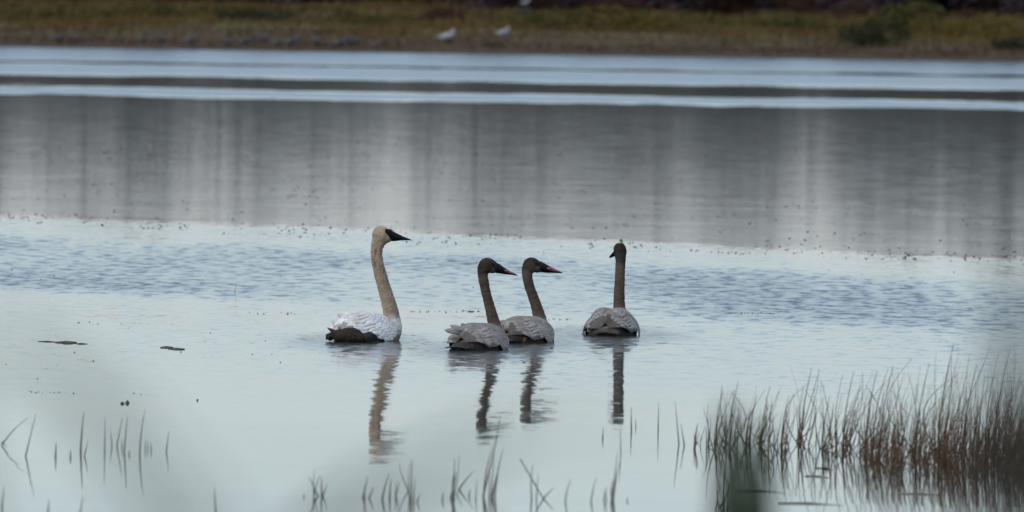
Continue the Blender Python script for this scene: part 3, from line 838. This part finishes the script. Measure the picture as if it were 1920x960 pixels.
K2 = F / 97.4
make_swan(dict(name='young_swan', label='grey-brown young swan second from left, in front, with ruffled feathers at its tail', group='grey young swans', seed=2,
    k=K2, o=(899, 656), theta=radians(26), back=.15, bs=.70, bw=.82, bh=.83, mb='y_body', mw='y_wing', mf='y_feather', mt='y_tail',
    neck=[(922, 650, .16, 20), (927, 632, .18, 17), (926, 612, .18, 12.6), (921, 592, .16, 10.6), (915, 570, .14, 9.3), (909, 548, .12, 9.0),
          (905, 530, .10, 9.4), (903, 515, .10, 9.8), (904.5, 505, .10, 12), (909, 499, .10, 13.6), (916, 499, .10, 12.4), (925, 502, .10, 9.3), (933, 506, .10, 6.6)],
    head_balls=[(910, 500, .10, 15.5, 14.8), (921, 505, .10, 12.5, 9.2)],
    bill=dict(at=(926, 505, .10), dir=(1, 0, 0), L=42, top=((0, 12.5), (.2, 8.7), (.32, 4.8), (.66, -4.2), (.95, -10), (1, -12)), bot=((0, -8), (.2, -9.2), (.44, -10.4), (.76, -11.6), (1, -13)),
              w=((0, 10.5), (.2, 8.5), (.4, 6.5), (.7, 5), (.9, 4), (1, 1)), pink=(.42, .86), lore=((917, 495, 2.0), (929, 503, 7.2)), lorey=(9.6, 5)),
    eyes=[(916.5, 495.5, .10 - .040), (916.5, 495.5, .10 + .040)], edge=edge_y, rear=.03, hump=.02, flare=.02,
    tail=dict(v=.0, z=.02, rx=.09, rz=.045), feet=[],
    tufts=[(862, 622, -.25, 3.05, 29, 11, 'y_wing'), (868, 618, -.25, 2.85, 26, 10, 'y_wing'), (885, 618, -.1, 2.75, 24, 9, 'y_wing'), (872, 614, -.1, 2.3, 9, 6, 'y_tail'), (858, 630, -.3, 3.3, 18, 10, 'y_feather')]))

K3 = F / 99.2
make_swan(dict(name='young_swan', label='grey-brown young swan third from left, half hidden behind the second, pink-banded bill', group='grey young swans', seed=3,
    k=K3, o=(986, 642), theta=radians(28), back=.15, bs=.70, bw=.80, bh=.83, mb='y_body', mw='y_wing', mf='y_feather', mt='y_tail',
    neck=[(1008, 640, .16, 20), (1013, 620, .18, 17), (1012, 602, .18, 13), (1006, 580, .16, 10.8), (999, 560, .14, 9.8), (992, 541, .12, 9.4),
          (988, 526, .10, 9.8), (986.5, 513, .10, 10.2), (988, 504, .10, 12), (993, 498, .10, 13.6), (1000, 498, .10, 12.2), (1008, 501, .10, 9.0), (1017, 504, .10, 6.2)],
    head_balls=[(994, 498.5, .10, 15.8, 14.8), (1006, 503, .10, 12.5, 9.4)],
    bill=dict(at=(1011, 503, .10), dir=(1, 0, 0), L=42, top=((0, 12.5), (.2, 8.0), (.44, 2.6), (.76, -3.8), (.95, -7.8), (1, -9)), bot=((0, -8), (.2, -9.4), (.44, -9.6), (.76, -9.8), (1, -10)),
              w=((0, 10.5), (.2, 8.5), (.4, 6.5), (.7, 5), (.9, 4), (1, 1)), pink=(.30, .86), lore=((1001, 494, 2.0), (1013, 501, 7.0)), lorey=(9.6, 5)),
    eyes=[(1000.5, 494.5, .10 - .040), (1000.5, 494.5, .10 + .040)], edge=edge_y, rear=.03, hump=.02, flare=.018,
    tail=dict(v=.0, z=.02, rx=.09, rz=.045), feet=[],
    tufts=[(985, 632, -.33, 4.3, 9, 6, 'orange'), (952, 607, -.15, 3.0, 18, 11, 'y_feather'), (960, 615, -.2, 3.2, 20, 14, 'y_feather'), (968, 604, .1, 3.0, 20, 8, 'y_wing')]))

K4 = F / 101.4
make_swan(dict(name='young_swan', label='grey-brown young swan on the right, alone, seen from straight behind', group='grey young swans', seed=4,
    k=K4, o=(1147, 629), theta=radians(9), back=.26, bs=.76, bw=.90, bh=.85, mb='y_body', mw='y_wing', mf='y_feather', mt='y_tail', flat=1.0, profile=False,
    neck=[(1158, 630, .25, 22), (1162, 610, .27, 17), (1162, 592, .27, 13), (1161, 572, .27, 11), (1161, 550, .26, 10.2), (1161.5, 525, .26, 9.6),
          (1162, 505, .27, 9.4), (1162.5, 492, .28, 9.8), (1162, 480, .30, 11.4), (1161, 470, .31, 12.2), (1161, 463, .31, 9.5), (1161, 459, .31, 5)],
    head_balls=[(1161.5, 474, .31, 12.4, 15.5)],
    bill=dict(at=(1157, 474, .35), dir=(-.62, .75, -.55), L=26, top=((0, 8), (.4, 4), (1, 1)), bot=((0, -6), (.5, -4.5), (1, -1.5)),
              w=((0, 7), (.3, 6), (.7, 5), (.9, 4), (1, 1))),
    eyes=[(1150.5, 474, .34), (1170, 474, .36)], edge=edge_y, rear=.03, hump=.03, flare=.012,
    tail=dict(v=-.02, z=.02, rx=.09, rz=.045), feet=[],
    tufts=[(1136, 592, 0, 2.0, 9, 8, 'y_feather'), (1138, 604, -.1, 3.5, 36, 12, 'y_feather'), (1120, 612, -.2, 3.6, 22, 12, 'y_wing'), (1098, 626, -.1, 3.5, 8, 4, 'y_feather')]))

# ------------------------------------------------------------------ emergent stems
def stem_path(x0, y0, x1, y1, r, dlean=0.0, bend=0.0, sink=.25, n=6, tip=.25, YB=None):
    """foot pixel (on the water) to tip pixel; returns path relative to the foot"""
    b = on_water(x0, y0); t = at_y(x1, y1, b.y) - b; t.y += dlean
    side = Vector((-t.z, 0, t.x)).normalized(); P = []
    P.append((t.normalized() * -sink, r))
    for i in range(n + 1):
        s = i / n; P.append((t * s + side * bend * math.sin(pi * s) * t.length, r * (1 - (1 - tip) * s)))
    return b, P
# single stems standing in open water, bottom left and centre: (foot, tip, radius m, label)
single = [
    ((3, 835), (53, 783), .0045, 'long weathered stem leaning far right at the left picture edge', .05),
    ((4, 830), (13, 822), .0040, 'short bent stem stub at the left picture edge', .0),
    ((48, 855), (67, 776), .0048, 'tall stem leaning right, second from the left edge', 0),
    ((104, 855), (105, 829), .0060, 'short thick upright stem stub left of the tall dark one', 0),
    ((132, 857), (132, 843), .0055, 'very short stem stub just left of the tall dark stem', 0),
    ((151, 845), (157, 773), .0068, 'tallest dark stem of the left group', .01),
    ((158, 855), (165, 825), .0045, 'short stem leaning right beside the tallest dark one', 0),
    ((196, 845), (197, 780), .0040, 'thin straight upright stem in the middle of the left group', 0),
    ((210, 836), (207, 806), .0040, 'short stem leaning left between thin straight and forked ones', 0),
    ((219, 836), (230, 781), .0042, 'stem leaning right whose reflection makes a wide angle, left group', 0),
    ((229, 840), (229, 823), .0035, 'short thin upright stem amid the left group', 0),
    ((233, 849), (239, 778), .0048, 'tall stem just right of the angled one in the left group', 0),
    ((242, 853), (243, 844), .0045, 'tiny stem stub right of the tall pair in the left group', 0),
    ((262, 851), (272, 768), .0050, 'tall slightly curved stem on the right of the left group', .02),
    ((273, 841), (273, 822), .0030, 'faint thin stub right of the tall curved stem', 0),
    ((278, 842), (277, 826), .0030, 'second faint stub right of the tall curved stem', 0),
    ((284, 844), (283, 829), .0035, 'third faint stub right of the tall curved stem', 0),
    ((312, 845), (317, 808), .0042, 'rightmost stem of the left group, leaning slightly right', 0),
    ((4, 950), (8, 910), .0050, 'dark thin stem rising at the bottom left corner', 0),
    ((90, 960), (92, 936), .0050, 'short stem at the bottom edge right of the left corner', 0),
    ((150, 962), (156, 930), .0045, 'pale stem leaning right at the bottom edge below the left group', 0),
    ((405, 962), (402, 912), .0050, 'pale stem at the bottom edge between left group and centre', 0),
    ((1130, 822), (1131, 801), .0040, 'short thin stem below the lone right swan', 0),
    ((1164, 850), (1163, 795), .0028, 'hair-thin stem standing in the reflection of the right swan', 0),
    ((1184, 808), (1184, 763), .0045, 'upright stem just right of the reflection of the right swan', .01),
    ((1192, 800), (1192, 784), .0028, 'faint short stem beside the upright one right of the swan reflection', 0),
    ((1234, 808), (1235, 754), .0038, 'thin upright stem between the swan reflection and the rushes', 0),
    ((1273, 833), (1266, 752), .0040, 'thin stem leaning left at the left end of the rush bed', 0),
    ((1283, 836), (1277, 795), .0040, 'short thin stem leaning left beside a longer one at the rush bed', 0),
    ((440, 551), (443, 531), .0025, 'tiny twig poking from the ruffled water left of the adult swan', 0),
]
for (f, t, r, lab, bend) in single:
    b, P = stem_path(*f, *t, r, bend=bend)
    o = link('lone_reed', tube_mesh([P], 6), M['greystem'] if f[0] < 500 else M['rush']); o.location = b
    tag(o, lab, 'reed stem')

def clump(name, label, stems, mat, group=None, cat='reeds'):
    c = on_water(stems[0][0], stems[0][1])
    root = empty(name, (c.x, c.y, 0), label, cat, group)
    for (x0, y0, x1, y1, r, bend) in stems:
        b, P = stem_path(x0, y0, x1, y1, r, bend=bend)
        o = link('stem', tube_mesh([P], 5), mat, root); o.location = b - root.location
# bottom centre clumps; coordinates in pixels
mid = [
    ('thin pale reed clump at the bottom left of centre, fan of six stems', [(588, 932, 590, 880), (596, 930, 579, 892), (588, 930, 600, 890), (603, 930, 603, 893), (605, 930, 613, 905), (570, 932, 569, 925)]),
    ('small reed clump of two leaning stems right of the fan-shaped one', [(680, 932, 689, 890), (692, 934, 701, 912), (684, 934, 682, 908)]),
    ('reed clump with three stems and a dark stub below the adult swan reflection', [(717, 936, 731, 884), (731, 933, 734, 896), (742, 932, 742, 900), (742, 930, 749, 900)]),
    ('reed clump with one tall straight stem right below the adult swan', [(771, 945, 772, 860), (768, 938, 769, 868), (766, 920, 748, 866), (782, 942, 789, 925), (776, 940, 779, 895)]),
    ('dark reed clump left of the tall leaning reed at bottom centre', [(850, 940, 861, 850), (849, 938, 852, 858), (845, 934, 856, 885), (852, 936, 850, 890), (861, 918, 889, 883), (830, 938, 832, 922), (857, 928, 868, 905)]),
    ('tallest reed clump at bottom centre with one long leaning reed', [(906, 930, 939, 776), (907, 934, 925, 836), (917, 935, 919, 886), (921, 934, 927, 850), (923, 932, 943, 842), (892, 935, 894, 900), (880, 930, 882, 918), (928, 930, 934, 890)]),
    ('pair of upright reeds right of the tallest clump', [(997, 936, 999, 870), (1006, 934, 1010, 888)]),
    ('sharply leaning short reed right of the upright pair', [(1019, 935, 1039, 914), (1019, 936, 1030, 955)]),
    ('faint reed clump left of the tall dark one at bottom right of centre', [(1060, 940, 1071, 898), (1108, 940, 1118, 895), (1132, 938, 1134, 915), (1137, 938, 1138, 912)]),
    ('tall dark reed clump with a curved stem at bottom right of centre', [(1148, 936, 1158, 848), (1150, 938, 1164, 862), (1147, 934, 1149, 900), (1176, 940, 1178, 932)]),
]
R = random.Random(21)
for lab, st in mid:
    clump('reed_clump', lab, [(a, b, c, d, R.uniform(.0035, .0062), R.uniform(-.03, .05)) for a, b, c, d in st], M['greystem'], 'thin reed clumps at the bottom of the picture')

def tuft(cx, cy, w, n, h, lab, seed, lean=.14, mat='rush', name='rush_tuft', dep=10, group='rush tufts at the left part of the bed'):
    R = random.Random(seed); st = []
    for i in range(n):
        x = cx + R.gauss(0, w * .5); y = cy + R.uniform(-dep, dep); hh = h * R.uniform(.35, 1.0)
        a = R.gauss(lean, .16); st.append((x, y, x + hh * a, y - hh, R.uniform(.0016, .0042), R.uniform(-.08, .08) if R.random() > .14 else R.choice((-.28, .28))))
    st[0] = (cx, cy, cx + h * lean, cy - h, .0052, .03)
    clump(name, lab, st, M[mat], group)
tufts = [
    (1303, 834, 12, 7, 42, 'small low rush tuft at the left end of the bed'),
    (1341, 838, 22, 17, 105, 'first full rush tuft from the left with reddish stems'),
    (1368, 833, 16, 15, 118, 'second full rush tuft from the left, leaning right to a tall point'),
    (1406, 834, 24, 17, 95, 'loose rush tuft right of the reddish leaning one'),
    (1428, 836, 18, 14, 112, 'rush tuft with a long stem leaning right, fourth from the left'),
    (1465, 842, 22, 20, 100, 'rush tuft in the middle of the sparse part, between two gaps'),
    (1502, 834, 14, 16, 145, 'tall narrow rush tuft with the highest stem of the sparse part'),
    (1542, 842, 26, 22, 100, 'low broad rush tuft right of the tall narrow one'),
    (1580, 846, 22, 24, 150, 'tall dark rush tuft just left of the open gap'),
    (1594, 838, 16, 10, 70, 'short rush tuft leaning far right into the gap'),
]
for i, (cx, cy, w, n, h, lab) in enumerate(tufts): tuft(cx, cy, w, n, h, lab, 300 + i)
tuft(1355, 955, 22, 12, 90, 'rush tuft rising from the bottom edge behind the green blur', 350, .06, 'rush', dep=6, group=None)
tall = [
    (1622, 846, 26, 13, 150, 'tall dense rush tuft at the left edge of the thick bed'),
    (1650, 850, 26, 13, 165, 'rush tuft with a tall leaning tip near the left edge of the thick bed'),
    (1716, 858, 34, 13, 178, 'rush tuft in the thick bed left of its highest stalk'),
    (1758, 848, 12, 22, 205, 'rush tuft in the thick bed carrying the highest lone stalk'),
    (1805, 858, 30, 13, 175, 'rush tuft in the thick bed between its two highest points'),
    (1862, 860, 26, 16, 205, 'dark high rush tuft near the right end of the thick bed'),
    (1890, 864, 26, 13, 170, 'rush tuft in the thick bed second from the right edge'),
    (1918, 868, 20, 13, 165, 'rush tuft cut by the right edge of the picture'),
]
for i, (cx, cy, w, n, h, lab) in enumerate(tall): tuft(cx, cy, w, n, h, lab, 400 + i, .15, dep=16, group='rush tufts in the thick bed')
R = random.Random(99); paths = []
for i in range(1900):
    x = 1612 + (1 - R.random() ** 1.6) * 380; f = min(1, (x - 1600) / 160)
    y = 850 + R.uniform(-20, 34) + 10 * f; hh = R.uniform(25, 135 + 45 * f) * R.uniform(.6, 1); a = R.gauss(.12, .14)
    clumpy = noise.noise((x * .045, y * .02, 2))
    if R.random() < .10 - clumpy: continue
    b, P = stem_path(x, y, x + hh * a, y - hh, R.uniform(.0012, .0031), bend=R.uniform(-.07, .07), n=3)
    paths.append([(b + p, r) for p, r in P])
tag(link('rush_bed', tube_mesh(paths, 4), M['rush']), 'thick bed of dark reddish-brown rushes standing in the water at lower right', 'rushes', kind='stuff')

# ------------------------------------------------------------------ floating bits
def pad_mesh(R, L, W, H, n=10):
    V, Fc = [(0, 0, H)], []
    for i in range(n):
        a = 2 * pi * i / n; q = R.uniform(.7, 1.15); V.append((cos(a) * L * q, sin(a) * W * q, H * .35 * R.uniform(.2, 1.2)))
    for i in range(n):
        a = 2 * pi * i / n; V.append((cos(a) * L * .9, sin(a) * W * .9, -.012))
    for i in range(n):
        j = (i + 1) % n; Fc += [(0, 1 + i, 1 + j), (1 + i, 1 + n + i, 1 + n + j, 1 + j)]
    return raw(V, Fc, 'pad')
R = random.Random(5)
def floater(name, px_, py_, Lp, Hp, lab, cat, mat, depth=.18):
    p = on_water(px_, py_); k = F / p.y
    o = link(name, pad_mesh(R, Lp / k / 2, depth, Hp / k), M[mat]); o.location = (p.x, p.y, .002)
    tag(o, lab, cat); return o
floater('floating_leaf', 124, 643, 42, 3.6, 'curled brown dead leaf floating at far left', 'leaf', 'deadleaf', .12)
floater('floating_twig', 88, 641, 30, 1.6, 'thin dark twig floating just left of the brown leaf', 'twig', 'debris', .03)
floater('floating_leaf', 152, 645, 22, 1.8, 'dark sliver of leaf touching the right of the curled brown leaf', 'leaf', 'debris', .05)
floater('floating_weed', 312, 652, 26, 3, 'dark green weed scrap floating between brown leaf and adult swan', 'weed', 'debris', .08)
floater('floating_weed', 330, 655, 32, 2.6, 'longer weed scrap floating just right of the other scrap', 'weed', 'debris', .06)
floater('floating_clod', 229, 757, 8, 4, 'left and smaller of two dark clods floating above the left stems', 'clod', 'debris', .05)
floater('floating_clod', 239, 756, 9, 6, 'right and larger of two dark clods floating above the left stems', 'clod', 'debris', .06)
floater('floating_clod', 370, 751, 4, 3, 'single tiny dark clod right of the pair of clods', 'clod', 'debris', .03)
floater('floating_clod', 1165, 452, 7, 4, 'small dark clod just above the head of the right swan', 'clod', 'debris', .04)
floater('floating_leaf', 883, 585, 13, 2, 'reddish leaf scrap floating behind the second swan', 'leaf', 'deadleaf', .06)
floater('floating_leaf', 1034, 653, 8, 2.4, 'small dark leaf scrap right of the third swan', 'leaf', 'debris', .05)
for i, (x, y, L, lab) in enumerate([(1380, 920, 90, 'uppermost stem lying flat on the water in front of the rushes'),
                     (1460, 944, 120, 'longest stem lying flat on the water near the bottom edge'),
                     (1510, 893, 50, 'upper short stem lying flat on the water by the rushes'),
                     (1530, 878, 34, 'shortest stem lying flat near the feet of the rushes'),
                     (1690, 926, 80, 'stem lying flat on the water at right under the thick bed')]):
    a, b_ = on_water(x, y), on_water(x + L, y + 4)
    o = link('lying_stem', tube_mesh([[(Vector((0, 0, .002)), .005), ((b_ - a) * .5 + Vector((0, .1, .004)), .005), (b_ - a, .002)]], 6), M['greystem']); o.location = a
    tag(o, lab, 'stem')
# countless specks of weed and mud breaking the surface
V, Fc = [], []
def speck(px_, py_, w, h):
    p = on_water(px_, py_); k = F / p.y; L = w / k / 2; H = h / k; Dp = R.uniform(.01, .06); b0 = len(V)
    for a in range(5):
        t = 2 * pi * a / 5 + R.random(); V.append((p.x + cos(t) * L, p.y + sin(t) * Dp, -.004))
    V.append((p.x + R.uniform(-.5, .5) * L, p.y, H))
    for a in range(5): Fc.append((b0 + a, b0 + (a + 1) % 5, b0 + 5))
def edge_y_px(x): return interp(((0, 412), (500, 436), (900, 455), (1300, 468), (1920, 492)), x)
i = 0
while i < 3600:
    x = R.uniform(-60, 1980); u = R.random()
    if u < .42: y = R.gauss(272 + x * .010, 16)
    elif u < .62: y = edge_y_px(x) - abs(R.gauss(0, 14)) + 6
    else: y = R.uniform(235, edge_y_px(x))
    cl_ = noise.noise((x * .006, y * .03, 4)) + .5 * noise.noise((x * .03, y * .06, 9))
    if R.random() > .45 + cl_ * 1.1: continue
    s = interp(((235, .8), (450, 1.0)), y); e_ = R.random() ** 3
    speck(x, y, (2.0 + 7 * e_) * s, (.6 + 1.9 * e_) * s); i += 1
for (x0, x1, y, n) in ((440, 560, 588, 16), (770, 910, 584, 30), (1020, 1080, 600, 12), (1370, 1460, 588, 24), (50, 140, 736, 16), (250, 330, 738, 5), (130, 330, 606, 12), (0, 640, 660, 26), (560, 1300, 470, 26), (0, 1900, 520, 30)):
    for _ in range(n): speck(R.uniform(x0, x1), y + R.gauss(0, 1.2 if n not in (26, 30) or x1 - x0 < 200 else 18), R.uniform(2, 6), R.uniform(.8, 2.4))
tag(link('water_specks', raw(V, Fc, 'specks'), M['debris'], None, False), 'scattered dark specks of weed and mud breaking the water surface', 'debris', kind='stuff')

# ------------------------------------------------------------------ near bank: grass in front of the lens, far out of focus
def near_blade(px_, py_, Y, lab, mat='nearblade', w=.009, lean=.3, dy=0, arch=.04, root_dx=0.0):
    tip = at_y(px_, py_, Y); bx = tip.x - lean + root_dx; z0 = ground_h(bx, Y) - .03
    base = Vector((bx, Y + dy, z0)); t = tip - base; V_, F_ = [], []; n = 14
    for i in range(n + 1):
        s = i / n; c = base + (Vector((t.x * s ** 4, 0, t.z * (1 - (1 - s) ** 1.7))) if abs(lean) > .2 else t * s)
        ww = w * (.6 + .4 * s) * (1 - s ** 40 * .8); b0 = len(V_)
        V_ += [c + Vector((-ww / 2, 0, 0)), c + Vector((0, ww * .2, 0)), c + Vector((ww / 2, 0, 0)), c + Vector((0, ww * .2 + .001, 0))]
    for i in range(n):
        for k in range(4):
            F_.append((i * 4 + k, i * 4 + (k + 1) % 4, i * 4 + 4 + (k + 1) % 4, i * 4 + 4 + k))
    o = link('grass_blade', raw([tuple(v - base) for v in V_], F_, 'blade'), M[mat]); o.location = base
    if lab: tag(o, lab, 'grass blade')
    return o
def near_tuft(lab, blades, mat, Y):
    tip0 = at_y(blades[0][0], blades[0][1], Y); root = empty('near_grass_tuft', (tip0.x, Y, ground_h(tip0.x, Y)), lab, 'grass')
    for b in blades:
        o = near_blade(b[0], b[1], Y + b[4] if len(b) > 4 else Y, None, mat, b[2], b[3]); o.parent = root; o.location -= root.location; o.name = 'blade'
R = random.Random(31)
def fan(pxs, n, w, lean, spread):
    return [(R.uniform(pxs[0], pxs[2]), R.uniform(pxs[1], pxs[3]), w * R.uniform(.7, 1.2), lean + R.uniform(-spread, spread)) for _ in range(n)]
near_tuft('blurred dark green grass tuft rising from the bottom edge left of the rushes', fan((1350, 745, 1450, 900), 34, .012, .02, .05), 'greenblade', 17)
near_tuft('faint blurred grey grass smudge crossing the bottom right of centre', fan((1190, 730, 1290, 820), 4, .010, .35, .08), 'nearblade', 8)
near_tuft('faint blurred grey grass smudge left of centre at the bottom edge', fan((330, 830, 400, 880), 1, .008, -.35, .06), 'nearblade', 8)
near_tuft('blurred grey grass smudge slanting down from the left edge', fan((-190, 540, -40, 680), 6, .008, -.22, .05), 'nearblade', 7.5)
near_tuft('dark blurred grass smudge rising along the right edge', fan((1890, 400, 1960, 600), 9, .010, .03, .03), 'nearblade', 8)

# the rest of the near bank's grass, below the picture
R = random.Random(77); pts = []
for i in range(9000):
    x, y = R.uniform(-7, 7), R.uniform(-6, 21)
    if abs(x) < .6 and y < 3: continue
    z = ground_h(x, y); lim = 3 - .043 * y - .25 - z; pts.append((x, y, z - .02, min(R.uniform(.25, .8), max(.1, lim))))
tag(link('near_bank_grass', blades_mesh(pts, 'near', .012, .5, 3), M['nearblade']), 'grass covering the near bank below the picture', 'grass', kind='stuff')

# ------------------------------------------------------------------ render settings
sc.render.engine = 'CYCLES'
sc.render.resolution_x, sc.render.resolution_y = 1024, 512
